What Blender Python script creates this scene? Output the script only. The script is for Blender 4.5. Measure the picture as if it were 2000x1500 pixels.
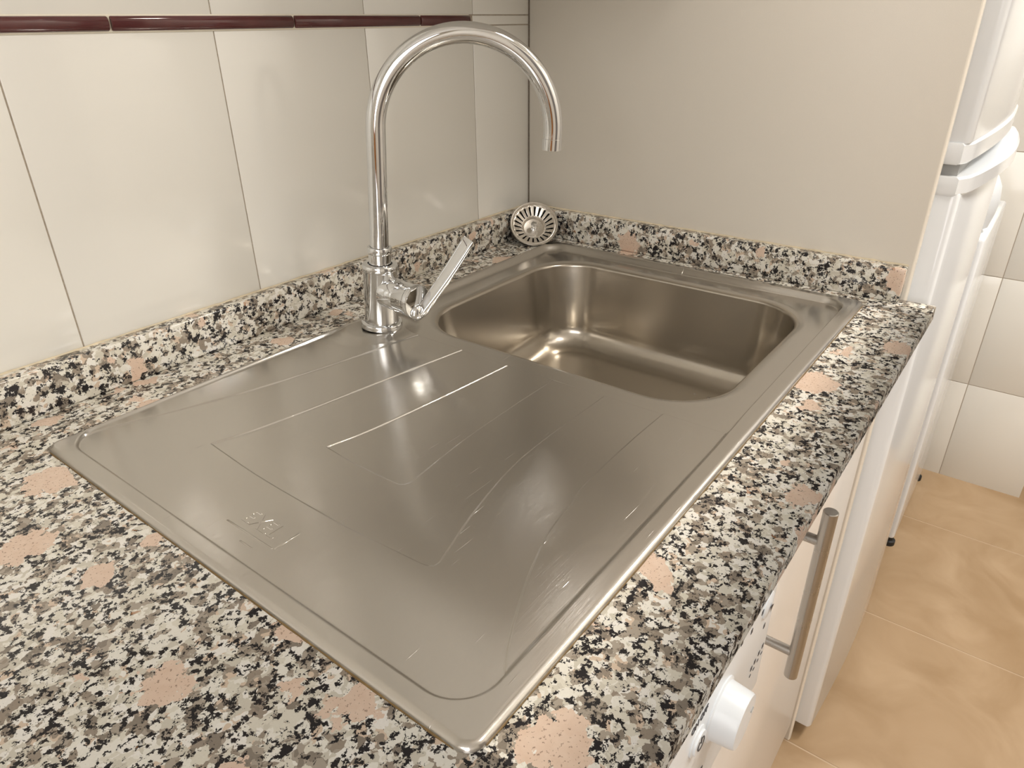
import bpy, bmesh, math, random
import numpy as np
from mathutils import Vector, Matrix
for o in list(bpy.data.objects): bpy.data.objects.remove(o)
scn = bpy.context.scene
COL = scn.collection
random.seed(4)

# ---------------------------------------------------------------- camera (world: counter top z=0, tiled wall y=0, side panel x=0)
CAM = Vector((-1.0204, -0.7396, 0.3373)); YAW, PIT, ROL, FPX = 0.6528, -0.4785, -0.0099, 1369.86
fw = Vector((math.cos(YAW)*math.cos(PIT), math.sin(YAW)*math.cos(PIT), math.sin(PIT)))
rt = fw.cross(Vector((0,0,1))).normalized(); up = rt.cross(fw)
r2 = rt*math.cos(ROL)+up*math.sin(ROL); u2 = -rt*math.sin(ROL)+up*math.cos(ROL)
cam = bpy.data.cameras.new('camera'); co = bpy.data.objects.new('camera', cam); COL.objects.link(co)
M = Matrix((r2, u2, -fw)).transposed().to_4x4(); M.translation = CAM; co.matrix_world = M
cam.sensor_width = 36; cam.lens = 36*FPX/2000; cam.clip_start = .01
scn.camera = co

# ---------------------------------------------------------------- world, lights, exposure
w = bpy.data.worlds.new('world'); scn.world = w; w.use_nodes = True
w.node_tree.nodes['Background'].inputs[0].default_value = (1, .93, .84, 1)
w.node_tree.nodes['Background'].inputs[1].default_value = .25
def area(name, loc, target, sx, sy, power, col):
    l = bpy.data.lights.new(name, 'AREA'); l.shape = 'RECTANGLE'; l.size = sx; l.size_y = sy; l.energy = power; l.color = col
    o = bpy.data.objects.new(name, l); COL.objects.link(o); o.location = loc
    o.rotation_euler = (Vector(target)-Vector(loc)).to_track_quat('-Z', 'Y').to_euler(); return o
area('ceiling_light', (-.24, -1.32, 1.535), (-.24, -1.32, 0), .26, .26, 4.6, (1, .99, .965))
area('ceiling_light_far', (.80, -1.45, 1.535), (.80, -1.45, 0), .40, .40, 14, (1, 1, .985))
area('room_fill', (-2.55, -1.30, .62), (-.3, -.5, .1), 1.3, 1.5, 15, (1, 1, .99))  # added soft fill, not a window; lifts the shaded corner
scn.view_settings.view_transform = 'Standard'; scn.view_settings.look = 'None'
scn.view_settings.gamma = 1; scn.view_settings.exposure = 0.73

# ---------------------------------------------------------------- helpers
def link(name, me, mat, parent=None, smooth=True):
    o = bpy.data.objects.new(name, me); COL.objects.link(o)
    if mat: me.materials.append(mat)
    if smooth:
        for p in me.polygons: p.use_smooth = True
    if parent:
        o.parent = parent
        if parent.type == 'EMPTY' and parent.name not in LOCAL: o.location = -parent.location   # parts are modelled in world coordinates
    return o
LOCAL = ('kitchen_faucet', 'sink_strainer')
def bm_obj(name, bm, mat, parent=None, smooth=True, ang=35):
    bmesh.ops.recalc_face_normals(bm, faces=bm.faces)
    if smooth:
        for e in bm.edges:
            if len(e.link_faces) == 2 and e.calc_face_angle(0) > math.radians(ang): e.smooth = False
    me = bpy.data.meshes.new(name); bm.to_mesh(me); bm.free()
    return link(name, me, mat, parent, smooth)
def tag(o, label=None, cat=None, group=None, kind=None):
    if label: o['label'] = label
    if cat: o['category'] = cat
    if group: o['group'] = group
    if kind: o['kind'] = kind
    return o
def empty(name, loc, label, cat, group=None):
    o = bpy.data.objects.new(name, None); COL.objects.link(o); o.location = loc; o.empty_display_size = .05
    return tag(o, label, cat, group)
def box(bm, a, b, bev=0, seg=2):
    a = Vector(a); b = Vector(b); r = bmesh.ops.create_cube(bm, size=1)
    vs = r['verts']
    for v in vs: v.co = Vector(((a[i]+b[i])/2+v.co[i]*(b[i]-a[i]) for i in range(3)))
    if bev:
        es = list({e for v in vs for e in v.link_edges})
        bmesh.ops.bevel(bm, geom=es, offset=bev, segments=seg, affect='EDGES', profile=.5)
def box_obj(name, a, b, mat, parent=None, bev=0, seg=2, smooth=True):
    bm = bmesh.new(); box(bm, a, b, bev, seg); return bm_obj(name, bm, mat, parent, smooth, 50)
def loft(bm, rings, closed=True, cap0=False, cap1=False):
    R = [[bm.verts.new(p) for p in r] for r in rings]
    n = len(R[0])
    for A, B in zip(R, R[1:]):
        for i in range(n if closed else n-1):
            j = (i+1) % n; bm.faces.new((A[i], A[j], B[j], B[i]))
    if cap0: bm.faces.new(R[0][::-1])
    if cap1: bm.faces.new(R[-1])
    return R
def frame(ax):
    ax = Vector(ax).normalized(); t = Vector((1,0,0)) if abs(ax.x) < .8 else Vector((0,1,0))
    u = ax.cross(t).normalized(); return u, ax.cross(u)
def lathe(bm, org, ax, prof, n=64, cap0=False, cap1=False):
    org = Vector(org); ax = Vector(ax).normalized(); u, v = frame(ax)
    loft(bm, [[org+ax*h+(u*math.cos(2*math.pi*k/n)+v*math.sin(2*math.pi*k/n))*r for k in range(n)] for r, h in prof], True, cap0, cap1)
def lathe_obj(name, org, ax, prof, mat, parent=None, n=64, cap0=False, cap1=False, ang=35):
    bm = bmesh.new(); lathe(bm, org, ax, prof, n, cap0, cap1); return bm_obj(name, bm, mat, parent, True, ang)
def text_obj(name, body, size, mat, parent, mtx, depth=.0002, sx=1):
    cu = bpy.data.curves.new(name, 'FONT'); cu.body = body; cu.size = size; cu.extrude = depth; cu.align_x = 'CENTER'; cu.align_y = 'CENTER'
    tmp = bpy.data.objects.new(name+'_tmp', cu); COL.objects.link(tmp)
    dg = bpy.context.evaluated_depsgraph_get(); me = bpy.data.meshes.new_from_object(tmp.evaluated_get(dg))
    bpy.data.objects.remove(tmp)
    for v in me.vertices: v.co = mtx @ Vector((v.co.x*sx, v.co.y, v.co.z))
    me.materials.clear()
    return link(name, me, mat, parent, False)

# ---------------------------------------------------------------- materials
def newmat(name):
    m = bpy.data.materials.new(name); m.use_nodes = True; nt = m.node_tree; b = nt.nodes['Principled BSDF']
    return m, nt, b
def node(nt, t, **k):
    n = nt.nodes.new(t)
    for a, v in k.items():
        if a.startswith('i_'): n.inputs[int(a[2:])].default_value = v
        else: setattr(n, a, v)
    return n
def plain(name, col, rough=.5, metal=0, spec=.5, bump=0, bscale=60, coat=0, var=0, stretch=None):
    m, nt, b = newmat(name); b.inputs['Base Color'].default_value = (*col, 1); b.inputs['Roughness'].default_value = rough
    b.inputs['Metallic'].default_value = metal; b.inputs['Specular IOR Level'].default_value = spec
    b.inputs['Coat Weight'].default_value = coat; b.inputs['Coat Roughness'].default_value = .08
    tc = node(nt, 'ShaderNodeTexCoord'); nz = node(nt, 'ShaderNodeTexNoise'); nz.inputs['Scale'].default_value = bscale
    if stretch:
        mp0 = node(nt, 'ShaderNodeMapping'); mp0.inputs['Scale'].default_value = stretch
        nt.links.new(tc.outputs['Object'], mp0.inputs[0]); nt.links.new(mp0.outputs[0], nz.inputs['Vector'])
    else: nt.links.new(tc.outputs['Object'], nz.inputs['Vector'])
    if bump:
        bp = node(nt, 'ShaderNodeBump'); bp.inputs['Strength'].default_value = bump; bp.inputs['Distance'].default_value = .001
        nt.links.new(nz.outputs['Fac'], bp.inputs['Height']); nt.links.new(bp.outputs[0], b.inputs['Normal'])
    if var:
        mp = node(nt, 'ShaderNodeMapRange'); mp.inputs[3].default_value = 1-var; mp.inputs[4].default_value = 1+var
        mx = node(nt, 'ShaderNodeVectorMath', operation='SCALE'); mx.inputs[0].default_value = col
        nt.links.new(nz.outputs['Fac'], mp.inputs[0]); nt.links.new(mp.outputs[0], mx.inputs['Scale']); nt.links.new(mx.outputs[0], b.inputs['Base Color'])
    return m

def granite():
    m, nt, b = newmat('granite'); L = nt.links.new
    tc = node(nt, 'ShaderNodeTexCoord')
    def math_(op, a, bb=None, c=None):
        n = node(nt, 'ShaderNodeMath', operation=op)
        for i, v in enumerate((a, bb, c)):
            if v is None: continue
            if isinstance(v, (int, float)): n.inputs[i].default_value = v
            else: L(v, n.inputs[i])
        return n.outputs[0]
    def warp(src, scale, amt, det=3):
        nz = node(nt, 'ShaderNodeTexNoise'); nz.inputs['Scale'].default_value = scale; nz.inputs['Detail'].default_value = det
        L(src, nz.inputs['Vector'])
        s = node(nt, 'ShaderNodeVectorMath', operation='SUBTRACT'); L(nz.outputs['Color'], s.inputs[0]); s.inputs[1].default_value = (.5,.5,.5)
        k = node(nt, 'ShaderNodeVectorMath', operation='SCALE'); L(s.outputs[0], k.inputs[0]); k.inputs['Scale'].default_value = amt
        a = node(nt, 'ShaderNodeVectorMath', operation='ADD'); L(src, a.inputs[0]); L(k.outputs[0], a.inputs[1]); return a.outputs[0]
    def vor(src, scale, feat='F1'):
        v = node(nt, 'ShaderNodeTexVoronoi', feature=feat); v.inputs['Scale'].default_value = scale; L(src, v.inputs['Vector']); return v
    def noise(src, scale, det=3, rough=.6):
        n = node(nt, 'ShaderNodeTexNoise'); n.inputs['Scale'].default_value = scale; n.inputs['Detail'].default_value = det; n.inputs['Roughness'].default_value = rough
        L(src, n.inputs['Vector']); return n.outputs['Fac']
    def mix(f, a, bb):
        x = node(nt, 'ShaderNodeMix', data_type='RGBA')
        if isinstance(f, (int, float)): x.inputs['Factor'].default_value = f
        else: L(f, x.inputs['Factor'])
        for s, v in ((x.inputs[6], a), (x.inputs[7], bb)):
            if isinstance(v, tuple): s.default_value = (*v, 1)
            else: L(v, s)
        return x.outputs[2]
    src = tc.outputs['Object']
    wf = warp(src, 220, .0085, 4)
    g = vor(wf, 138); sp = node(nt, 'ShaderNodeSeparateColor'); L(g.outputs['Color'], sp.inputs[0]); rnd = sp.outputs[0]
    ramp = node(nt, 'ShaderNodeValToRGB'); ramp.color_ramp.interpolation = 'CONSTANT'; el = ramp.color_ramp.elements
    stops = [(0, (.70,.66,.56)), (.20, (.80,.77,.69)), (.42, (.60,.56,.47)), (.52, (.84,.81,.75)), (.64, (.64,.50,.38)), (.68, (.27,.22,.17)), (.79, (.36,.31,.25)), (.88, (.20,.165,.13))]
    el[0].color = (*stops[0][1], 1); el[1].position = stops[1][0]; el[1].color = (*stops[1][1], 1)
    for p, c in stops[2:]: e = el.new(p); e.color = (*c, 1)
    # neighbouring grains clump: blend the random pick with a slow field
    slow = noise(src, 60, 2)
    L(math_('ADD', math_('MULTIPLY', rnd, .86), math_('MULTIPLY_ADD', slow, .55, -.20)), ramp.inputs[0])
    fn = noise(src, 700, 3); base = mix(math_('MULTIPLY', fn, .30), ramp.outputs[0], (.40,.36,.30))
    wb_ = warp(src, 420, .0035, 3)
    bl = noise(wb_, 185, 5, .70); cl = noise(src, 55, 3)
    bm_ = math_('GREATER_THAN', math_('ADD', bl, math_('MULTIPLY', math_('SUBTRACT', cl, .5), .40)), .541)
    # pink feldspar: sparse angular crystals of mixed size
    def crystal(scale, pick, rmin, rvar, off):
        of = node(nt, 'ShaderNodeVectorMath', operation='ADD'); L(warp(warp(src, 40, .022, 2), 230, .005, 3), of.inputs[0]); of.inputs[1].default_value = off
        v = node(nt, 'ShaderNodeTexVoronoi', distance='EUCLIDEAN'); v.inputs['Scale'].default_value = scale; v.inputs['Randomness'].default_value = .9; L(of.outputs[0], v.inputs['Vector'])
        sc = node(nt, 'ShaderNodeSeparateColor'); L(v.outputs['Color'], sc.inputs[0])
        return math_('MULTIPLY', math_('GREATER_THAN', sc.outputs[0], pick), math_('LESS_THAN', math_('ADD', v.outputs['Distance'], math_('MULTIPLY_ADD', noise(src, 120, 4, .7), .55, -.27)), math_('MULTIPLY_ADD', sc.outputs[1], rvar, rmin)))
    pk = math_('MAXIMUM', crystal(20, .84, .34, .24, (.31,.17,.05)), crystal(40, .90, .30, .22, (.9,.4,.7)))
    rim = math_('GREATER_THAN', noise(src, 330, 3), .66)
    base = mix(bm_, base, (.016, .014, .016))
    pcol = mix(noise(src, 110, 5), (.60,.42,.31), (.74,.60,.49))
    pcol = mix(math_('MULTIPLY', math_('GREATER_THAN', noise(src, 480, 3), .62), .7), pcol, (.20,.13,.09))
    base = mix(pk, base, pcol)
    rs = math_('GREATER_THAN', noise(warp(src, 90, .01), 75, 3), .735); base = mix(math_('MULTIPLY', rs, .7), base, (.36,.15,.05))
    L(base, b.inputs['Base Color']); b.inputs['Roughness'].default_value = .13; b.inputs['Specular IOR Level'].default_value = .5
    return m

def steel(name, col=(.60,.57,.53), rough=.17, brush=(2,160,160), aniso=0, bump=.10, scratch=True, haze=.35):
    m, nt, b = newmat(name); L = nt.links.new
    tc = node(nt, 'ShaderNodeTexCoord'); mp = node(nt, 'ShaderNodeMapping'); mp.inputs['Scale'].default_value = brush; L(tc.outputs['Object'], mp.inputs[0])
    nz = node(nt, 'ShaderNodeTexNoise'); nz.inputs['Scale'].default_value = 12; nz.inputs['Detail'].default_value = 5; L(mp.outputs[0], nz.inputs[0])
    cl = node(nt, 'ShaderNodeTexNoise'); cl.inputs['Scale'].default_value = 9; cl.inputs['Detail'].default_value = 5; L(tc.outputs['Object'], cl.inputs[0])
    ra = node(nt, 'ShaderNodeMapRange'); ra.inputs[1].default_value = .3; ra.inputs[2].default_value = .7
    ra.inputs[3].default_value = rough*.75; ra.inputs[4].default_value = rough*1.35; L(cl.outputs[0], ra.inputs[0])
    rb = node(nt, 'ShaderNodeMath', operation='MULTIPLY_ADD'); L(nz.outputs[0], rb.inputs[0]); rb.inputs[1].default_value = .05; 
    L(ra.outputs[0], rb.inputs[2]); L(rb.outputs[0], b.inputs['Roughness'])
    bp = node(nt, 'ShaderNodeBump'); bp.inputs['Strength'].default_value = bump; bp.inputs['Distance'].default_value = .0006
    L(nz.outputs[0], bp.inputs['Height'])
    last = bp
    if scratch:
        # fine random scratches: thin lines of a heavily stretched, rotated voronoi
        m2 = node(nt, 'ShaderNodeMapping'); m2.inputs['Rotation'].default_value = (0,0,-.9); m2.inputs['Scale'].default_value = (14,420,1); L(tc.outputs['Object'], m2.inputs[0])
        vz = node(nt, 'ShaderNodeTexNoise'); vz.inputs['Scale'].default_value = 1.6; vz.inputs['Detail'].default_value = 1; L(m2.outputs[0], vz.inputs[0])
        gt = node(nt, 'ShaderNodeMapRange'); gt.inputs[1].default_value = .74; gt.inputs[2].default_value = .80; L(vz.outputs[0], gt.inputs[0])
        b2 = node(nt, 'ShaderNodeBump'); b2.inputs['Strength'].default_value = .5; b2.inputs['Distance'].default_value = .0003; L(gt.outputs[0], b2.inputs['Height']); L(bp.outputs[0], b2.inputs['Normal']); last = b2
    L(last.outputs[0], b.inputs['Normal'])
    b2n = node(nt, 'ShaderNodeBsdfAnisotropic'); b2n.inputs['Color'].default_value = (*col, 1); b2n.inputs['Roughness'].default_value = .42; L(last.outputs[0], b2n.inputs['Normal'])
    ms = node(nt, 'ShaderNodeMixShader'); ms.inputs[0].default_value = haze; L(b.outputs[0], ms.inputs[1]); L(b2n.outputs[0], ms.inputs[2])
    L(ms.outputs[0], nt.nodes['Material Output'].inputs['Surface'])
    b.inputs['Base Color'].default_value = (*col, 1); b.inputs['Metallic'].default_value = 1; b.inputs['Anisotropic'].default_value = aniso
    return m

def floor_tile():
    m, nt, b = newmat('floor_stoneware'); L = nt.links.new
    tc = node(nt, 'ShaderNodeTexCoord')
    n1 = node(nt, 'ShaderNodeTexNoise'); n1.inputs['Scale'].default_value = 6; n1.inputs['Detail'].default_value = 8; n1.inputs['Distortion'].default_value = 1.2; L(tc.outputs['Object'], n1.inputs[0])
    r = node(nt, 'ShaderNodeValToRGB'); e = r.color_ramp.elements; e[0].position = .3; e[0].color = (.36,.235,.125,1); e[1].position = .7; e[1].color = (.47,.33,.20,1); L(n1.outputs[0], r.inputs[0])
    L(r.outputs[0], b.inputs['Base Color']); b.inputs['Roughness'].default_value = .36
    return m

M_gran = granite()
M_steel = steel('brushed_steel', (.55,.525,.485), .05, haze=.32)
M_bowl = steel('bowl_steel', (.50,.46,.40), .15, (40,40,3), bump=.03, scratch=False)
M_chrome = plain('chrome', (.72,.73,.74), .035, 1, var=.03, bscale=30)
M_nickel = steel('satin_nickel', (.48,.46,.43), .22, (80,80,2), bump=.002, scratch=False, haze=.2)
M_strain = steel('strainer_steel', (.66,.62,.56), .22, (20,20,20), bump=.02, scratch=False)
M_tile = plain('glazed_wall_tile', (.795,.772,.715), .13, 0, .5, bump=.6, bscale=3, stretch=(1.2,1.2,9))
M_grout = plain('grey_grout', (.40,.34,.27), .85, bump=.3, bscale=300, var=.35)
M_maroon = plain('maroon_glazed_border', (.085,.020,.020), .10, 0, .6, bump=.2, bscale=40, var=.3)
M_ivory = plain('border_grout', (.80,.74,.62), .7, var=.1)
M_panel = plain('laminate_panel', (.74,.69,.61), .42, 0, .4, bump=.08, bscale=900, var=.02)
M_edge = plain('panel_edge_band', (.86,.80,.70), .25)
M_white = plain('white_lacquer_door', (.84,.80,.76), .22, 0, .5)
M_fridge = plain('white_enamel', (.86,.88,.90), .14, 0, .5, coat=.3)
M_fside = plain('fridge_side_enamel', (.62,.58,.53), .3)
M_plastic = plain('white_plastic', (.74,.77,.80), .28)
M_gap = plain('dark_gap_shade', (.05,.045,.04), .6)
M_ggrey = plain('grey_gasket', (.34,.34,.33), .5)
M_black = plain('black_rubber', (.01,.01,.01), .5)
M_ink = plain('dark_print', (.03,.03,.035), .5)
M_floor = floor_tile()
M_fgrout = plain('floor_grout', (.55,.42,.29), .8, var=.1)
M_wall = plain('wall_paint', (.78,.74,.67), .8, bump=.05)
M_ceil = plain('ceiling_paint', (.85,.83,.79), .9)
M_under = plain('cupboard_white', (.86,.84,.80), .4)
M_wood = plain('orange_wood', (.42,.17,.04), .35, var=.3, bscale=8)
M_greydoor = plain('grey_door', (.22,.20,.19), .4)
M_lamp, nt, b = newmat('lamp_glass'); b.inputs['Emission Color'].default_value = (1,.88,.72,1); b.inputs['Emission Strength'].default_value = 6
M_seal = plain('silicone_joint', (.62,.53,.38), .5, var=.3, bscale=80)
M_dirty = plain('brown_sealant', (.16,.10,.035), .6, var=.6, bscale=120)
M_water, nt, b = newmat('water'); b.inputs['Roughness'].default_value = 0; b.inputs['Transmission Weight'].default_value = 1; b.inputs['IOR'].default_value = 1.33

# ---------------------------------------------------------------- room shell
FZ = -.90; CZ = 1.58
XL, YB, XF = -2.7, -2.1, 1.17
def structure(name, a, b, mat, bev=0): return tag(box_obj(name, a, b, mat, None, bev, smooth=False), kind='structure')
# floor: tiles in a grout bed
bm = bmesh.new()
TS = .444; gx0 = .442; FY0 = -.56
for i in range(-8, 4):
    for j in range(-5, 3):
        x0 = gx0+i*TS; y0 = FY0+j*TS
        a = (max(x0+.0015, XL), max(y0+.0015, YB), FZ-.01); bb = (min(x0+TS-.0015, 2.0), min(y0+TS-.0015, 0), FZ)
        if bb[0]-a[0] > .01 and bb[1]-a[1] > .01: box(bm, a, bb, .0008, 1)
me_t = bpy.data.meshes.new('floor'); bm.to_mesh(me_t); bm.free()
fl = tag(link('floor', me_t, M_floor, None, False), kind='structure')
sub = bmesh.new(); box(sub, (XL-.1, YB-.1, FZ-.06), (2.1, .1, FZ-.0012)); tag(bm_obj('trim_1', sub, M_fgrout, fl, False))
structure('ceiling', (XL-.1, YB-.1, CZ), (2.1, .1, CZ+.05), M_ceil)
structure('wall_front', (XL-.1, YB-.06, FZ), (2.1, YB, CZ), M_wall)
# left wall with an unseen wooden door, added for orange reflections in the tap
structure('wall_left', (XL-.06, YB, FZ), (XL, .1, CZ), M_wall)
d = structure('added_wood_door', (XL, -1.95, FZ), (XL+.04, -1.1, FZ+2.05), M_wood, .004)
lathe_obj('door_handle', (XL+.04, -1.18, .1), (1,0,0), [(.022,0),(.022,.008),(.009,.012),(.009,.05),(.02,.055),(.02,.07),(.0001,.075)], M_nickel, d, 24)

structure('dark_reflection_slab', (-1.05, YB, FZ), (-.25, YB+.04, FZ+2.05), M_greydoor, .003)  # unseen dark slab, added to give the chrome dark reflections
# tiled wall behind the counter
XJ, TW = -.7666, .2093
def wall_tiles(bm, P, U, N, us, vs, thick=.006, gap=.0014, emboss=False):
    # boxes between joints us (along U) and vs (along z); outer face on plane through P, normal N
    P = Vector(P); U = Vector(U); N = Vector(N)
    for u0, u1 in zip(us, us[1:]):
        for v0, v1 in zip(vs, vs[1:]):
            r = bmesh.ops.create_cube(bm, size=1)['verts']
            for v in r:
                c = v.co.copy()
                uu = (u0+gap/2) if c.x < 0 else (u1-gap/2); zz = (v0+gap/2) if c.y < 0 else (v1-gap/2)
                nn = 0 if c.z > 0 else -thick
                v.co = P+U*uu+N*nn+Vector((0,0,zz))
            bmesh.ops.bevel(bm, geom=list({e for v in r for e in v.link_edges}), offset=.0008, segments=2, affect='EDGES', profile=.5)
bm = bmesh.new()
xs = [XJ+k*TW for k in range(-9, 4)]+[0]
xs = [x for x in xs if x > XL]
wall_tiles(bm, (0,0,0), (1,0,0), (0,-1,0), xs, [-.256, .0455, .331])
wall_tiles(bm, (0,0,0), (1,0,0), (0,-1,0), [x+.0008 for x in xs[:-1]]+[0], [.3445, .648, .95, 1.25, CZ])
wall_tiles(bm, (0,0,0), (1,0,0), (0,-1,0), [xs[-2], 0], [.331, .3445])
wb = tag(bm_obj('wall_back', bm, M_tile, None, True, 60), kind='structure')
gb = bmesh.new(); box(gb, (XL-.1, .0011, FZ), (XF+.5, .06, CZ)); bm_obj('grout_bed', gb, M_grout, wb, False)
# lower hidden wall and the wall behind the fridge
# maroon pencil border
bm = bmesh.new(); pj = [-2.35, -2.14, -1.93, -1.72, -1.50, -1.29, -1.08, -.872, -.6635, -.4565, -.2505, -.147]
for x0, x1 in zip(pj, pj[1:]):
    rings = []
    ends = [(x0+.0012, .90), (x0+.0022, 1), (x1-.0022, 1), (x1-.0012, .90)]
    for x, s in ends:
        rings.append([(x, -.0045*s*math.sin(math.pi*t/12)**.6-.0001, .3378-.0064*s*math.cos(math.pi*t/12)) for t in range(13)]+[(x, .0008, .3378+.0064*s), (x, .0008, .3378-.0064*s)])
    loft(bm, rings, True, True, True)
bd = tag(bm_obj('trim_2', bm, M_maroon, None, True, 50), 'thin maroon glazed pencil border running along the white tiled wall', kind='structure')
bb_ = bmesh.new(); box(bb_, (-2.6, -.0012, .3298), (-.1475, .004, .3455), .0008, 1); bm_obj('border_bed', bb_, M_ivory, bd, False)

# far tiled wall (facing camera) and its return at the appliances
bm = bmesh.new()
zj = [FZ-.01, -.594, -.278, .038, .354, .67, .986, 1.302, CZ]
wall_tiles(bm, (XF, 0, 0), (0,1,0), (-1,0,0), [-.905, -.698, -.49, -.28, -.07, 0], zj, gap=.002)
wf_ = tag(bm_obj('wall_right', bm, M_tile, None, True, 60), kind='structure')
gb = bmesh.new(); box(gb, (XF+.001, -.904, FZ), (XF+.10, .06, CZ)); bm_obj('grout_bed', gb, plain('light_grout', (.46,.40,.33), .85), wf_, False)
structure('door_2', (XF+.08, YB, FZ), (XF+.12, -.904, FZ+2.05), M_greydoor)
structure('wall_right_upper', (XF+.0, YB, FZ+2.05), (XF+.12, -.906, CZ), M_wall).name = 'trim_3'

# ---------------------------------------------------------------- countertop with cut-out and upstands
YF = -.660; SX0, SX1 = -.8519, -.0435; SYB, SYF = -.0824, -.5824
TH = .021; XC = -2.3
def slab(name, parent=None):
    bm = bmesh.new()
    # profile across y with rounded front edge, cut-out handled by 4 strips
    fr = [(YF+.002*(1-math.sin(t*math.pi/8)), -.002*(1-math.cos(t*math.pi/8))) for t in range(5)][::-1]
    bot = [(YF+.004*(1-math.cos(t*math.pi/6)), -TH+.004*(1-math.sin(t*math.pi/6))) for t in range(4)]
    hx0, hx1, hy0, hy1 = SX0+.010, SX1-.010, SYF+.010, SYB-.010
    def strip(x0, x1, prof): 
        loft(bm, [[(x0, y, z) for y, z in prof], [(x1, y, z) for y, z in prof]], True, True, True)
    edge = [(YF+.002*(1-math.sin(t*math.pi/8)), -.002*(1-math.cos(t*math.pi/8))) for t in range(5)]  # top rounded: from flat to vertical
    edge2 = [(YF+.003*(1-math.cos(t*math.pi/8)), -TH+.003*(1-math.sin(t*math.pi/8))) for t in range(5)]
    strip(XC, hx0, [(0,0)]+edge+edge2+[(0,-TH)])
    strip(hx0, hx1, [(hy0,0)]+edge+edge2+[(hy0,-TH)])
    strip(hx0, hx1, [(0,0),(hy1,0),(hy1,-TH),(0,-TH)])
    strip(hx1, 0, [(0,0)]+edge+edge2+[(0,-TH)])
    # corner ear in front of the side panel
    bmesh.ops.remove_doubles(bm, verts=bm.verts, dist=1e-6)
    return bm_obj(name, bm, M_gran, parent, True, 40)
ct = slab('countertop'); tag(ct, 'speckled black, white and pink granite worktop holding the steel sink', 'countertop')
HU = .0467; TU = .019
def upstand(name, a, b, label):
    bm = bmesh.new(); box(bm, a, b, .0022, 2); return tag(bm_obj(name, bm, M_gran, None, True, 60), label, 'upstand')
up1 = upstand('granite_upstand', (XC, -TU, .0001), (-.0003, -.0003, HU), 'long granite upstand strip along the foot of the white tiled wall')
up2 = upstand('granite_upstand', (-TU, -.617, .0001), (-.0003, -TU-.0004, HU), 'granite upstand strip along the foot of the cream side panel')
# silicone joint lines above the upstands
def bead(name, pts, r, mat, parent):
    bm = bmesh.new(); P = [Vector(p) for p in pts]; rings = []
    for i, p in enumerate(P):
        d = (P[min(i+1, len(P)-1)]-P[max(i-1, 0)]); u, v = frame(d)
        rr = r*random.uniform(.7, 1.3)
        rings.append([p+(u*math.cos(a)+v*math.sin(a))*rr for a in (k*math.pi/4 for k in range(8))])
    loft(bm, rings, True, True, True); return bm_obj(name, bm, mat, parent)
bead('sealant_bead', [(x, -.0015, HU) for x in np.linspace(-1.3, -.02, 150)], .0014, M_seal, up1)
bead('sealant_bead', [(-.0015, y, HU) for y in np.linspace(-.02, -.616, 70)], .0016, M_seal, up2)

# ---------------------------------------------------------------- sink
XS = -.460
def sd_rr(x, y, x0, x1, y0, y1, r):   # inside distance (positive inside) to a rounded rectangle
    cx, cy, hx, hy = (x0+x1)/2, (y0+y1)/2, (x1-x0)/2-r, (y1-y0)/2-r
    qx = np.abs(x-cx)-hx; qy = np.abs(y-cy)-hy
    return r-(np.sqrt(np.maximum(qx,0)**2+np.maximum(qy,0)**2)+np.minimum(np.maximum(qx,qy),0))
def sst(d, w): t = np.clip(d/w*.5+.5, 0, 1); return t*t*(3-2*t)
def spline(pts, n=24):   # Catmull-Rom through pts
    P = [np.array(p, float) for p in pts]; P = [2*P[0]-P[1]]+P+[2*P[-1]-P[-2]]; out = []
    for i in range(1, len(P)-2):
        for k in range(n):
            t = k/n; a, b, c, d = P[i-1], P[i], P[i+1], P[i+2]
            out.append(.5*((2*b)+(c-a)*t+(2*a-5*b+4*c-d)*t*t+(3*b-a-3*c+d)*t**3))
    out.append(P[-2]); return out
def poly_sd(x, y, poly):
    P = np.array(poly); Q = np.roll(P, -1, 0); d2 = np.full(x.shape, 1e9); ins = np.zeros(x.shape, bool)
    for (ax, ay), (bx, by) in zip(P, Q):
        ex, ey = bx-ax, by-ay; L2 = ex*ex+ey*ey
        if L2 < 1e-14: continue
        t = np.clip(((x-ax)*ex+(y-ay)*ey)/L2, 0, 1); d2 = np.minimum(d2, (x-ax-t*ex)**2+(y-ay-t*ey)**2)
        if by != ay:
            c = ((ay > y) != (by > y)) & (x < (bx-ax)*(y-ay)/(by-ay)+ax); ins ^= c
    return np.sqrt(d2)*np.where(ins, 1, -1)
def corner(p, a, b, r=.007):  # small rounded corner at p between directions to a and b
    p = np.array(p); a = np.array(a)-p; b = np.array(b)-p; a = a/np.linalg.norm(a); b = b/np.linalg.norm(b)
    A, B = p+a*r, p+b*r; return [tuple((1-t)**2*A+2*t*(1-t)*p+t*t*B) for t in (0,.25,.5,.75,1)]
XE = -.4655
g1 = spline([(-.826,-.092),(-.804,-.094),(-.764,-.109),(-.720,-.124),(-.671,-.138),(-.614,-.150),(-.551,-.161),(-.492,-.169),(XE,-.174)], 6)
l1 = spline([(XE,-.499),(-.523,-.498),(-.605,-.500),(-.644,-.506),(-.681,-.512),(-.724,-.526),(-.759,-.541),(-.785,-.554),(-.806,-.568)], 6)
R1 = g1+l1+[(-.825,-.580),(-.870,-.580),(-.870,-.06),(-.84,-.06)]
s2 = spline([(-.758,-.197),(-.763,-.270),(-.764,-.345),(-.763,-.42),(-.758,-.469)], 4)
b2_ = spline([(-.758,-.197),(-.719,-.207),(-.667,-.216),(-.606,-.224),(-.540,-.233),(XE,-.244)], 5)
f2_ = spline([(XE,-.434),(-.559,-.433),(-.622,-.436),(-.687,-.449),(-.745,-.466)], 5)
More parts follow.
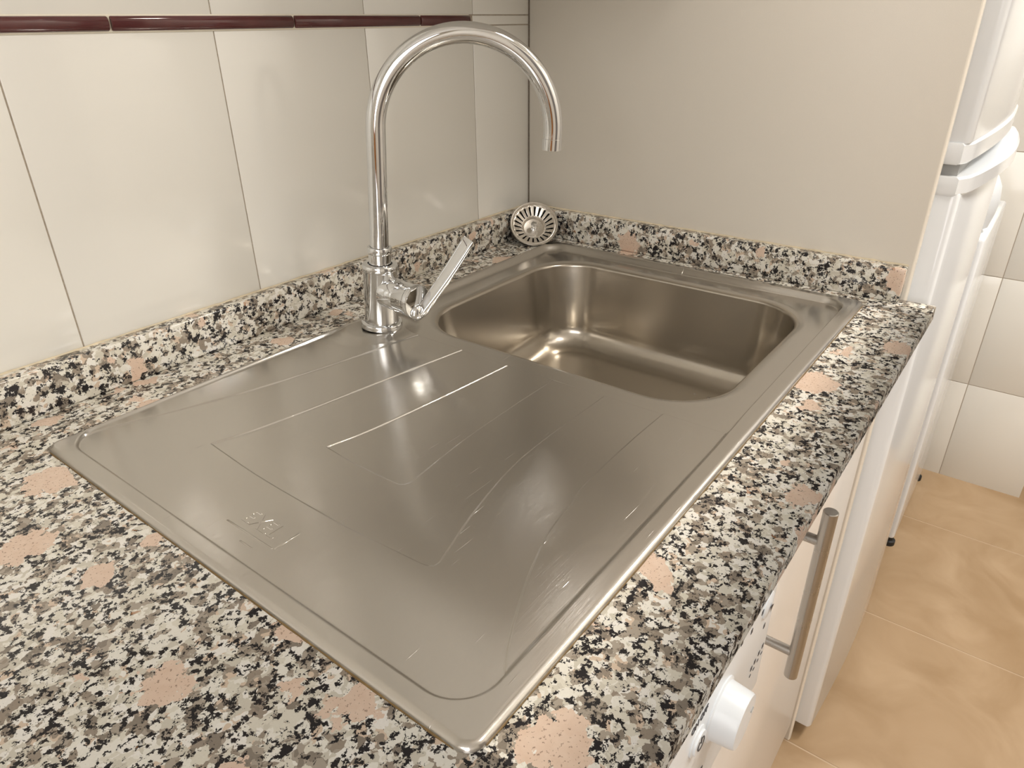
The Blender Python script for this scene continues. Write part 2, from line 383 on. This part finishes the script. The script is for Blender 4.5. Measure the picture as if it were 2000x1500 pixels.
R2 = b2_+f2_+corner((-.758,-.471), (-.745,-.466), (-.763,-.42), .012)+s2[::-1][6:]
s3 = spline([(-.698,-.283),(-.7015,-.330),(-.702,-.373)], 4)
b3_ = spline([(-.698,-.283),(-.656,-.292),(-.576,-.301),(XE,-.310)], 5)
f3_ = spline([(XE,-.371),(-.539,-.371),(-.619,-.374),(-.684,-.381)], 5)
R3 = b3_+f3_+corner((-.700,-.383), (-.67,-.380), (-.702,-.34), .012)+s3[::-1][5:]
DECK = (-.482, -.118)
def height(x, y):
    d = sd_rr(x, y, SX0, SX1, SYF, SYB, .013)
    t = np.clip(d/.0055, 0, 1); z = .0042*np.sqrt(np.maximum(0, 1-(1-t)**2))+.0002
    f = np.clip((x+.83)/.40, 0, 1); f = f*f*(3-2*f)
    g = np.clip((x+.50)/.07, 0, 1)
    drop = .0022+.0024*f
    # inner contour: wider ledge on the panel side and the wall side of the bowl
    x1 = -.060; y1 = -.0875-.006*g; x0 = -.8355; y0 = -.5645+.002*g
    dO = sd_rr(x, y, x0, x1, y0, y1, .030)
    wid = .0018+.0006*f+.0036*g*np.clip((y+.50)/.1, 0, 1)
    deck = 1-sst(np.sqrt(((x-DECK[0])/1.25)**2+(y-DECK[1])**2)-.040, .010)
    z -= drop*sst(dO, wid)*(1-deck*.85)
    for R in (R1, R2, R3):
        dd = poly_sd(x, y, R)
        if R is R1: dd = np.minimum(dd, dO-.0005)
        z -= .0012*sst(dd, .0009)*(1-deck*.9*(R is R1))
    z -= .0040*sst(x-XE, .0012)*sst(dO, wid)*(1-deck)   # the bowl surround lies a step lower than the drainer
    return z
def dens(a, b, step, edges, fine=.0009, rad=.010):
    out = [a]; 
    while out[-1] < b-1e-9:
        s = step
        for e in edges:
            if abs(out[-1]-e) < rad: s = fine
        out.append(min(b, out[-1]+s))
    if out[-1]-out[-2] < .0003: out.pop(-2)
    return out
gx = dens(SX0, XS, .00052, []); gy = dens(SYF, SYB, .00052, [])
X, Y = np.meshgrid(np.array(gx), np.array(gy), indexing='ij')
# pull corner points onto the rounded outline
def clampo(X, Y):
    r = .013; X = X.copy(); Y = Y.copy()
    for sx, cx in ((-1, SX0+r), (1, SX1-r)):
        for sy, cy in ((-1, SYF+r), (1, SYB-r)):
            m = ((X-cx)*sx > 0) & ((Y-cy)*sy > 0); dx, dy = X-cx, Y-cy; L = np.sqrt(dx*dx+dy*dy)+1e-12
            # square-to-disc map keeps the grid regular
            q = np.maximum(np.abs(dx), np.abs(dy)); s = np.where(m, q/L, 1)
            X = np.where(m, cx+dx*s, X); Y = np.where(m, cy+dy*s, Y)
    return X, Y
X, Y = clampo(X, Y); Z = height(X, Y)
nx, ny = X.shape
verts = np.stack([X, Y, Z], -1).reshape(-1, 3); faces = []
idx = np.arange(nx*ny).reshape(nx, ny)
F = np.stack([idx[:-1,:-1], idx[1:,:-1], idx[1:,1:], idx[:-1,1:]], -1).reshape(-1, 4)
sink = empty('sink', (0,0,0), 'inset stainless steel sink with drainer on the left and one deep bowl', 'sink')
# bowl half of the plate: rays between the opening and the outer outline
BX0, BX1, BY0, BY1, BR = -.4370, -.0935, -.5330, -.1290, .078
bc = np.array([(BX0+BX1)/2, (BY0+BY1)/2])
def ray_hit(f, th):
    lo, hi = np.zeros(len(th)), np.full(len(th), .6)
    for _ in range(46):
        mid = (lo+hi)/2; ins = f(bc[0]+mid*np.cos(th), bc[1]+mid*np.sin(th)) > 0
        lo = np.where(ins, mid, lo); hi = np.where(ins, hi, mid)
    return lo
left = [(XS, y) for y in gy]
thL = [math.atan2(y-bc[1], XS-bc[0]) % (2*math.pi) for _, y in left]
thL = sorted(thL); a0, a1 = thL[0], thL[-1]
oth = [a1+(a0+2*math.pi-a1)*k/760 for k in range(1, 760)]
th = np.array(thL+oth)
def outer(x, y): return np.minimum(sd_rr(x, y, SX0, SX1, SYF, SYB, .013), x-XS)
ro = ray_hit(outer, th)
def inset(s): return lambda x, y: sd_rr(x, y, BX0+s, BX1-s, BY0+s, BY1-s, max(BR-s*.8, .03))
ri = ray_hit(inset(0), th)
ts = np.linspace(0, 1, 110)
rings = []
hole_z = None
for t in ts:
    r = ro*(1-t)+ri*t; x = bc[0]+r*np.cos(th); y = bc[1]+r*np.sin(th)
    if t == 0:
        nL = len(thL); x[:nL] = XS; ys = sorted(gy, reverse=True); y[:nL] = ys
    z = height(x, y); dB = -sd_rr(x, y, BX0, BX1, BY0, BY1, BR)
    z = z+.0  # plate level
    z = z-.0016*(1-np.clip(dB/.008, 0, 1))**2*1.0      # soft roll towards the opening
    rings.append(np.stack([x, y, z], -1))
plate_n = len(rings)
hz = rings[-1][:, 2].copy()
def ring_in(s, dz, keep=1.0):
    r = ray_hit(inset(s), th); x = bc[0]+r*np.cos(th); y = bc[1]+r*np.sin(th)
    return np.stack([x, y, hz*keep+(1-keep)*(-.0045)-dz], -1)
brings = [rings[-1]]
for k in range(1, 9):
    a = math.pi/2*k/8; brings.append(ring_in(.0045*math.sin(a), .0045*(1-math.cos(a))))
DEP = .132; FR = .034
for k in range(1, 21):
    t = k/20; dz = .0045+(DEP-FR-.0045)*t; brings.append(ring_in(.0045+.012*t, dz, 1-t))
for k in range(1, 17):
    a = math.pi/2*k/16; brings.append(ring_in(.0165+FR*(1-math.cos(a)), DEP-FR+FR*math.sin(a), 0))
base_r = brings[-1]
drain = np.array([-.285, -.340, 0])
for k in range(1, 26):
    t = k/25; rr = .045
    tgt = np.stack([drain[0]+rr*np.cos(th), drain[1]+rr*np.sin(th), np.full(len(th), -DEP-.0045-.004)], -1)
    brings.append(base_r*(1-t)+tgt*t)
for rr, dz in ((.043,.006),(.041,.009),(.036,.011),(.010,.012),(.0008,.012)):
    brings.append(np.stack([drain[0]+rr*np.cos(th), drain[1]+rr*np.sin(th), np.full(len(th), -DEP-.0045-dz)], -1))
def ring_mesh(rg, base):
    n = len(th); V = np.concatenate(rg); k = np.arange(n); k2 = (k+1) % n; out = []
    for i in range(len(rg)-1): out.append(np.stack([i*n+k, (i+1)*n+k, (i+1)*n+k2, i*n+k2], -1))
    return V, np.concatenate(out)+base
V2, F2 = ring_mesh(rings, len(verts))
me = bpy.data.meshes.new('drainer_plate'); me.from_pydata(np.concatenate([verts, V2]).tolist(), [], np.concatenate([F, F2]).tolist())
bm = bmesh.new(); bm.from_mesh(me); bmesh.ops.remove_doubles(bm, verts=bm.verts, dist=2e-5)
bmesh.ops.recalc_face_normals(bm, faces=bm.faces); bm.to_mesh(me); bm.free(); me.update()
up_ = sum(1 for p in me.polygons if p.normal.z > 0)
if up_ < len(me.polygons)/2: me.flip_normals()
link('drainer_plate', me, M_steel, sink)
V3, F3 = ring_mesh(brings, 0); me = bpy.data.meshes.new('bowl'); me.from_pydata(V3.tolist(), [], F3.tolist()); me.update()
if me.polygons[len(me.polygons)-len(th)*8].normal.z < 0: me.flip_normals()
link('bowl', me, M_bowl, sink)
# pressed mark on the drainer
mk = Matrix.Translation((-.800, -.333, .00100)) @ Matrix.Rotation(math.radians(-90), 4, 'Z')
lg = text_obj('embossed_mark', 'EXEL', .021, M_steel, sink, mk, .00028, .85); lg['label'] = 'pressed maker mark'
bm = bmesh.new(); box(bm, (-.8135, -.362, .0006), (-.8120, -.306, .00125), .0002, 1); box(bm, (-.822, -.350, .0006), (-.8205, -.335, .00125), .0002, 1); box(bm, (-.812, -.3645, .0006), (-.790, -.363, .00125), .0002, 1)
bm_obj('embossed_line', bm, M_steel, sink)
# brown sealant line round the rim
pts = [(SX1-.001, y, .0003) for y in np.linspace(SYB-.02, SYF+.013, 60)]+[(x, SYF+.0003, .0003) for x in np.linspace(SX1-.013, SX0+.013, 110)]+[(SX0+.0003, y, .0003) for y in np.linspace(SYF+.013, SYB-.013, 80)]+[(x, SYB-.0003, .0003) for x in np.linspace(SX0+.013, SX1-.02, 100)]
bead('sealant_bead', pts, .0008, M_dirty, sink)
# water drops left in the bowl
bm = bmesh.new()
for k in range(46):
    x = random.gauss(-.155, .035); y = random.gauss(-.46, .022); r = random.uniform(.0006, .0017)
    x = min(max(x, -.35), -.165+.03*0-.0) if x > -.165 else x
    r0 = bmesh.ops.create_icosphere(bm, subdivisions=2, radius=r, matrix=Matrix.Translation((x, y, -DEP-.0044)) @ Matrix.Diagonal((1,1,.6,1)))
dr = bm_obj('water_drop', bm, M_water); tag(dr, 'scatter of small water drops on the bottom of the sink bowl', 'water drops', kind='stuff')

# ---------------------------------------------------------------- faucet
FB = Vector((-.4793, -.1246, .0052)); TILT = .0641
fa = empty('kitchen_faucet', FB, 'chrome swan-neck mixer tap standing on the sink deck by the tiled wall', 'faucet')
fa.rotation_mode = 'QUATERNION'; fa.rotation_quaternion = Matrix.Rotation(TILT, 3, Vector((.795, .607, 0))).to_quaternion()
lathe_obj('base_flange', (0,0,-.001), (0,0,1), [(.0245,0),(.0253,.001),(.0253,.0045),(.0245,.0062),(.0212,.0066),(.0205,.0072)], M_chrome, fa, 96)
lathe_obj('faucet_body', (0,0,0), (0,0,1), [(.0203,.0060),(.0203,.0700),(.0206,.0705),(.0212,.0720),(.0212,.0765),(.0203,.0780),(.0150,.0784),(.0146,.0786)], M_chrome, fa, 96)
lathe_obj('swivel_collar', (0,0,0), (0,0,1), [(.0132,.0780),(.0132,.0905),(.0140,.0910),(.0143,.0920),(.0143,.0975),(.0138,.0985),(.0112,.0988)], M_chrome, fa, 96)
RA, TA, Z1, Z2 = .0982, -.7679, .2297, .2133
path = [Vector((0,0,z)) for z in np.linspace(.097, Z1, 12)]
path += [Vector((RA*(1-math.cos(t))*math.cos(TA), RA*(1-math.cos(t))*math.sin(TA), Z1+RA*math.sin(t))) for t in np.linspace(0, math.pi, 97)[1:]]
path += [Vector((2*RA*math.cos(TA), 2*RA*math.sin(TA), z)) for z in np.linspace(Z1, Z2, 5)[1:]]
side = Vector((math.sin(TA), -math.cos(TA), 0))
def tube(bm, path, rad, n=48, inner=None):
    rings = []
    for i, p in enumerate(path):
        d = (path[min(i+1, len(path)-1)]-path[max(i-1, 0)]).normalized(); o = d.cross(side).normalized(); r = rad(i) if callable(rad) else rad
        rings.append([p+(side*math.cos(a)+o*math.sin(a))*r for a in (2*math.pi*k/n for k in range(n))])
    if inner:
        p = path[-1]; d = (path[-1]-path[-2]).normalized(); o = d.cross(side)
        for r, h in ((inner+.0008, .0004), (inner, 0), (inner, -.012), (.0003, -.012)):
            rings.append([p+d*(h-.0002)+(side*math.cos(a)+o*math.sin(a))*r for a in (2*math.pi*k/n for k in range(n))])
    loft(bm, rings)
bm = bmesh.new(); tube(bm, path, .0108, 56, .0085); bm_obj('spout', bm, M_chrome, fa, True, 50)
E_ = path[-1]; lathe_obj('aerator_ring', E_+Vector((0,0,.0005)), (0,0,1), [(.0095,-.0006),(.0112,0),(.0112,.0115),(.0107,.012)], M_chrome, fa, 56)
CZ_ = .046
ca = Vector((0,-1,.0)).normalized()
lathe_obj('cartridge_housing', (0,-.012,CZ_), ca, [(.0188,0),(.0188,.0225),(.0186,.0229),(.0186,.0235),(.0188,.0239),(.0188,.0395),(.0190,.0405)], M_chrome, fa, 80)
lv = lathe_obj('lever', (0,-.0525,CZ_), ca, [(.0175,0),(.0197,.001),(.0200,.003),(.0200,.0065),(.0190,.0085),(.0110,.0100),(.0001,.0103)], M_chrome, fa, 80)
# lever blade
pA = Vector((-.002,-.0635,CZ_-.0165)); pT = Vector((.050,-.094,.118))
L_ = (pT-pA).normalized(); W_ = (Vector((0,-1,0))-L_*L_.dot(Vector((0,-1,0)))).normalized(); N_ = L_.cross(W_).normalized()
if N_.x > 0: N_ = -N_
bm = bmesh.new(); rings = []
for k in range(25):
    t = k/24; c = pA+(pT-pA)*t+N_*(-.004*math.sin(math.pi*t)*.6)
    wdt = .0068+.0018*t; thk = .0052*(1-t)+.0022*t
    if k == 0: wdt *= .55; thk *= .5
    if k == 1: wdt *= .9; thk *= .85; 
    if k == 24: wdt *= .97; thk *= .6
    ring = []
    for j in range(32):
        a = 2*math.pi*j/32; ca_, sa_ = math.cos(a), math.sin(a)
        ring.append(c+W_*wdt*math.copysign(abs(ca_)**.35, ca_)+N_*thk*math.copysign(abs(sa_)**.55, sa_))
    rings.append(ring)
loft(bm, rings, True, True, True); bm_obj('lever_blade', bm, M_chrome, lv, True, 42)
bm = bmesh.new(); bmesh.ops.create_icosphere(bm, subdivisions=4, radius=.0105, matrix=Matrix.Translation(pA+Vector((.001,.001,.0045))) @ Matrix.Diagonal((1,.62,.95,1))); bm_obj('lever_knuckle', bm, M_chrome, lv)
bm = bmesh.new(); bmesh.ops.create_icosphere(bm, subdivisions=2, radius=.0017, matrix=Matrix.Translation((.0, -.045, CZ_-.0172)) @ Matrix.Diagonal((1,1,.4,1))); bm_obj('hot_marker', bm, plain('red_dot', (.5,.02,.02), .3), fa)

# ---------------------------------------------------------------- strainer basket leaning in the corner
nrm = Vector((-.72*math.cos(math.radians(40)), -.60*math.cos(math.radians(40)), math.sin(math.radians(40)))).normalized()
SC = Vector((-.0645, -.0590, .0330))
st = empty('sink_strainer', SC, 'round slotted steel sink strainer basket propped in the granite corner', 'strainer')
q = nrm.to_track_quat('Z', 'Y'); st.rotation_mode = 'QUATERNION'; st.rotation_quaternion = q
RS = .0405
lathe_obj('rim', (0,0,0), (0,0,1), [(RS-.0045,-.0026),(RS-.0042,-.0006),(RS-.003,.0008),(RS-.0012,.0010),(RS-.0002,0),(RS,-.0012),(RS-.001,-.0022),(RS-.0045,-.0026)], M_strain, st, 96)
bm = bmesh.new(); NS = 22; rA, rB = .0365, .0195; zA, zB = -.002, -.0125
for k in range(NS):
    for part in ((0, .36, 0), (.36, 1, 1)):
        rings = []
        m = 5 if part[2] else 3
        # cone sector: slots are real openings between slats
        for j in range(m+1):
            a = 2*math.pi*(k+part[0]+(part[1]-part[0])*j/m)/NS
            if part[2]: rs = [(rA, zA), (rA-.0035, zA-.002), (rB+.0015, zB+.0006), (rB, zB)]
            else: rs = [(rA, zA), (rA-.0035, zA-.002)]
            rings.append([(r*math.cos(a), r*math.sin(a), z) for r, z in rs])
        loft(bm, rings, closed=False)
        if not part[2]:
            rings = []
            for j in range(m+1):
                a = 2*math.pi*(k+part[0]+(part[1]-part[0])*j/m)/NS
                rings.append([(r*math.cos(a), r*math.sin(a), z) for r, z in ((rB+.0015, zB+.0006), (rB, zB))])
            loft(bm, rings, closed=False)
bmesh.ops.remove_doubles(bm, verts=bm.verts, dist=1e-5)
bsk = bm_obj('slotted_basket', bm, M_strain, st, True, 50)
md = bsk.modifiers.new('thick', 'SOLIDIFY'); md.thickness = .0007
lathe_obj('cup', (0,0,0), (0,0,1), [(.0200,zB+.0002),(.0188,zB+.0012),(.0176,zB+.0002),(.0165,zB-.0035),(.010,zB-.0045),(.0001,zB-.0048)], M_strain, st, 64)
lathe_obj('knob', (0,0,0), (0,0,1), [(.0045,zB-.0045),(.0022,zB-.003),(.0020,zB+.006),(.0046,zB+.0075),(.0052,zB+.0100),(.0040,zB+.0120),(.0001,zB+.0126)], M_chrome, st, 40)
bm = bmesh.new(); lathe(bm, (0,0,0), (0,0,1), [(RS-.006,-.0030),(.037,-.012),(.030,-.0215),(.0001,-.0215)], 64); bm_obj('rubber_seal', bm, M_black, st)

# ---------------------------------------------------------------- tall side panel
pn = tag(box_obj('side_panel', (0, -.6205, FZ), (.0155, -.002, CZ-.01), M_panel, None, .0004, 1), 'tall cream laminate side panel beside the fridge', 'panel')
bm = bmesh.new(); rings = []
for z in (FZ, CZ-.01):
    rings.append([(.0002, -.6195, z)]+[(.0078-.0078*math.cos(math.pi*t/10), -.6205-.0032*math.sin(math.pi*t/10), z) for t in range(11)]+[(.0154, -.6195, z)])
loft(bm, rings, True, True, True); bm_obj('edge_band', bm, M_edge, pn)
# ---------------------------------------------------------------- fridge
fx0, fx1 = .020, .620
fr = empty('refrigerator', (.32, -.32, FZ), 'tall white two-door refrigerator behind the cream side panel', 'refrigerator')
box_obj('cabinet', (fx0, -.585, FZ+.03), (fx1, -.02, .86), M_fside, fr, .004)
def bow_door(name, z0, z1, yn, bulge, yb=-.592):
    bm = bmesh.new(); n = 28; prof = []
    r = .010
    for k in range(7):
        a = math.pi/2*k/6; prof.append((fx0+r*(1-math.sin(a)) if False else fx0+r*(1-math.cos(a)), yn+r-r*math.sin(a)))
    for k in range(1, n):
        t = k/n; x = fx0+r+(fx1-fx0-2*r)*t; prof.append((x, yn-bulge*math.sin(math.pi*t)))
    for k in range(7):
        a = math.pi/2*k/6; prof.append((fx1-r*(1-math.sin(a)), yn+r-r*math.cos(a)))
    def ring(z, ins): 
        return [(min(max(x, fx0+ins), fx1-ins), y+ins, z) for x, y in prof]+[(fx1-ins, yb, z), (fx0+ins, yb, z)]
    loft(bm, [ring(z0, .004), ring(z0+.0012, .0012), ring(z0+.004, 0), ring(z1-.004, 0), ring(z1-.0012, .0012), ring(z1, .004)], True, True, True)
    return bm_obj(name, bm, M_fridge, fr, True, 40)
ZH = .168
bow_door('lower_door', FZ+.033, ZH-.028, -.650, .012)
bow_door('upper_door', ZH+.030, .86, -.646, .012)
bm = bmesh.new(); box(bm, (fx0+.006, -.640, ZH-.03), (fx1-.006, -.588, ZH+.04)); bm_obj('gasket', bm, M_ggrey, fr, False)
def band(name, z0, z1, y0, bulge, proud):
    bm = bmesh.new(); n = 30; out = []
    for k in range(n+1):
        t = k/n; x = fx0-.0015+(fx1-fx0+.003)*t; e = min(t, 1-t)*n
        y = y0-bulge*math.sin(math.pi*t)-(proud if e > 2 else proud*e/2*.7)+(.006 if e < 1 else 0)
        out.append((x, y))
    def ring(z, ins): return [(x, y+ins, z) for x, y in out]+[(fx1+.0015-ins, -.600, z), (fx0-.0015+ins, -.600, z)]
    loft(bm, [ring(z0, .003), ring(z0+.003, 0), ring(z1-.003, 0), ring(z1, .003)], True, True, True)
    return bm_obj(name, bm, M_fridge, fr, True, 40)
band('upper_grip', ZH+.006, ZH+.032, -.646, .014, .001)
band('lower_grip', ZH-.032, ZH-.008, -.650, .026, .003)
box_obj('plinth', (fx0+.01, -.615, FZ+.002), (fx1-.01, -.06, FZ+.034), M_gap, fr)  # dark block puts the shade into the gap under the fridge
box_obj('badge', (.32, -.6605, .30), (.37, -.6575, .312), M_ggrey, fr, .0005, 1)
# ---------------------------------------------------------------- low white appliance past the fridge
ax0, ax1 = .705, 1.13
ap = empty('freezer', (.9, -.33, FZ), 'low white appliance standing just past the refrigerator', 'appliance')
box_obj('cabinet', (ax0, -.625, FZ+.028), (ax1, -.03, -.066), M_fridge, ap, .006)
box_obj('door', (ax0, -.657, FZ+.034), (ax1, -.628, -.073), M_fridge, ap, .008, 3)
for x in (ax0+.03, ax1-.03):
    for y in (-.645, -.08): lathe_obj('foot', (x, y, FZ), (0,0,1), [(.016,0),(.016,.012),(.010,.014),(.010,.036)], M_black, ap, 20, True)
cn = lathe_obj('round_canister', (.765, -.601, -.0655), (0,0,1), [(.044,0),(.050,.004),(.056,.035),(.058,.060),(.054,.088),(.044,.108),(.028,.121),(.0001,.126)], M_plastic, None, 48, True)
tag(cn, 'white rounded container standing on the low white appliance', 'container')

# ---------------------------------------------------------------- sink cabinet with bar handle
cx0, cx1 = -.566, -.0045
cb = empty('base_cabinet', (-.29, -.3, FZ), 'white sink cabinet door unit under the granite worktop', 'cabinet')
bm = bmesh.new(); box(bm, (cx0, -.595, FZ+.02), (cx0+.016, -.02, -.022)); box(bm, (cx1-.016, -.595, FZ+.02), (cx1, -.02, -.022)); box(bm, (cx0+.016, -.595, FZ+.10), (cx1-.016, -.02, FZ+.116)); bm_obj('carcass', bm, M_panel, cb, False)
dn = box_obj('door', (cx0+.002, -.6185, FZ+.045), (cx1, -.599, -.025), M_white, cb, .0018, 2)
box_obj('plinth', (cx0, -.585, FZ), (cx1, -.570, FZ+.10), M_white, cb)
hx, hy, hz0, hz1 = -.420, -.656, -.295, -.0745
hd = lathe_obj('handle', (hx, hy, hz0), (0,0,1), [(.0001,0),(.0062,0),(.0070,.0008),(.0070,hz1-hz0-.0008),(.0062,hz1-hz0),(.0001,hz1-hz0)], M_nickel, dn, 40)
hd['label'] = 'satin steel bar handle'
for z in (-.112, -.262):
    lathe_obj('handle_post', (hx, -.617, z), (0,-1,0), [(.0052,0),(.0052,.034)], M_nickel, hd, 24)

# ---------------------------------------------------------------- washing machine under the worktop
wx0, wx1 = -1.175, -.572
wm = empty('washing_machine', (-.87, -.33, FZ), 'white washing machine with a round programme dial under the granite worktop', 'washing machine')
box_obj('cabinet', (wx0, -.600, FZ+.012), (wx1, -.03, -.026), M_plastic, wm, .004)
box_obj('front_panel', (wx0+.001, -.628, FZ+.09), (wx1-.001, -.601, -.168), M_plastic, wm, .006, 3)
WY = -.655
fp = box_obj('control_panel', (wx0, WY, -.160), (wx1, -.601, -.026), M_plastic, wm, .010, 4)
box_obj('kick_plate', (wx0+.004, -.606, FZ+.004), (wx1-.004, -.595, FZ+.085), M_plastic, wm)
kx, kz = -.683, -.077
kn = lathe_obj('programme_dial', (kx, WY, kz), (0,-1,0), [(.0235,-.001),(.0235,.001),(.0215,.0018),(.0212,.003),(.0198,.0165),(.0190,.0180),(.0001,.0182)], M_plastic, wm, 72)
box_obj('dial_mark', (kx+.010, WY-.0186, kz-.0005), (kx+.015, WY-.0180, kz+.0005), M_ggrey, kn)
pw = lathe_obj('power_button', (-.722, WY, -.067), (0,-1,0), [(.0110,-.001),(.0110,.0008),(.0090,.0015),(.0087,.0028),(.0001,.0030)], M_plastic, wm, 48)
bm = bmesh.new(); rr = []
for k in range(23):
    a = math.pi/2+.55+(2*math.pi-1.1)*k/22
    rr.append([(-.722+r*math.cos(a), WY-.0031-dy, -.067+r*math.sin(a)) for r, dy in ((.0042,0),(.0042,.0003),(.0052,.0003),(.0052,0))])
loft(bm, rr, True, True, True); box(bm, (-.7225, WY-.0034, -.0665), (-.7215, WY-.0030, -.0610)); bm_obj('power_symbol', bm, M_ink, pw, False)
TM = lambda x, z: Matrix.Translation((x, WY-.0002, z)) @ Matrix.Rotation(math.pi/2, 4, 'X')
text_obj('on_off_lettering', 'ON OFF', .0085, M_ink, wm, TM(-.7225, -.0470), .0002, .8)
sb = lathe_obj('start_button', (-.600, WY, -.049), (0,-1,0), [(.011,-.001),(.011,.0008),(.0095,.0015),(.0001,.0028)], M_plastic, wm, 40)
bm = bmesh.new(); vs = [bm.verts.new((-.600+a, WY-.0032, -.049+c)) for a, c in ((-.003,-.004),(-.003,.004),(.004,0))]; bm.faces.new(vs); bm_obj('start_symbol', bm, M_ink, sb, False)
bm = bmesh.new()
for i, (dx, dz) in enumerate([(0,0),(.010,.002),(.020,.003),(-.009,-.001)]):
    box(bm, (-.604+dx*.8-.0016, WY-.0003, -.105+dz-.002), (-.604+dx*.8+.0016, WY, -.105+dz+.002))
    box(bm, (-.604+dx*.8-.001, WY-.0003, -.1135+dz-.0008), (-.604+dx*.8+.002, WY, -.1135+dz+.0008))
for x, z in ((-.655,-.040),(-.612,-.047),(-.598,-.072),(-.700,-.121),(-.634,-.047)):
    box(bm, (x-.0016, WY-.0003, z-.002), (x+.0016, WY, z+.002))
bm_obj('printed_icons', bm, M_ink, wm, False)['kind'] = 'stuff'

# ---------------------------------------------------------------- wall cupboard over the worktop (out of frame, shades the corner)
wc = empty('wall_cupboard', (-.22, -.16, .445), 'white wall cupboard hanging above the sink and worktop', 'cupboard')
box_obj('carcass', (-.450, -.308, .445), (-.001, -.002, 1.15), M_under, wc, .001)
for i in range(1):
    box_obj('door', (-.448, -.328, .447), (-.003, -.309, 1.148), M_white, wc, .0015)
# ceiling lamp body
cl = lathe_obj('ceiling_lamp', (-.24, -1.32, 1.579), (0,0,-1), [(.19,0),(.20,.004),(.20,.016),(.17,.026),(.0001,.032)], M_lamp, None, 64)
tag(cl, 'round ceiling lamp over the floor in front of the sink', 'lamp')
cl = lathe_obj('ceiling_lamp', (.80, -1.45, 1.579), (0,0,-1), [(.19,0),(.20,.004),(.20,.016),(.17,.026),(.0001,.032)], M_lamp, None, 64)
tag(cl, 'round ceiling lamp in front of the far tiled wall', 'lamp')
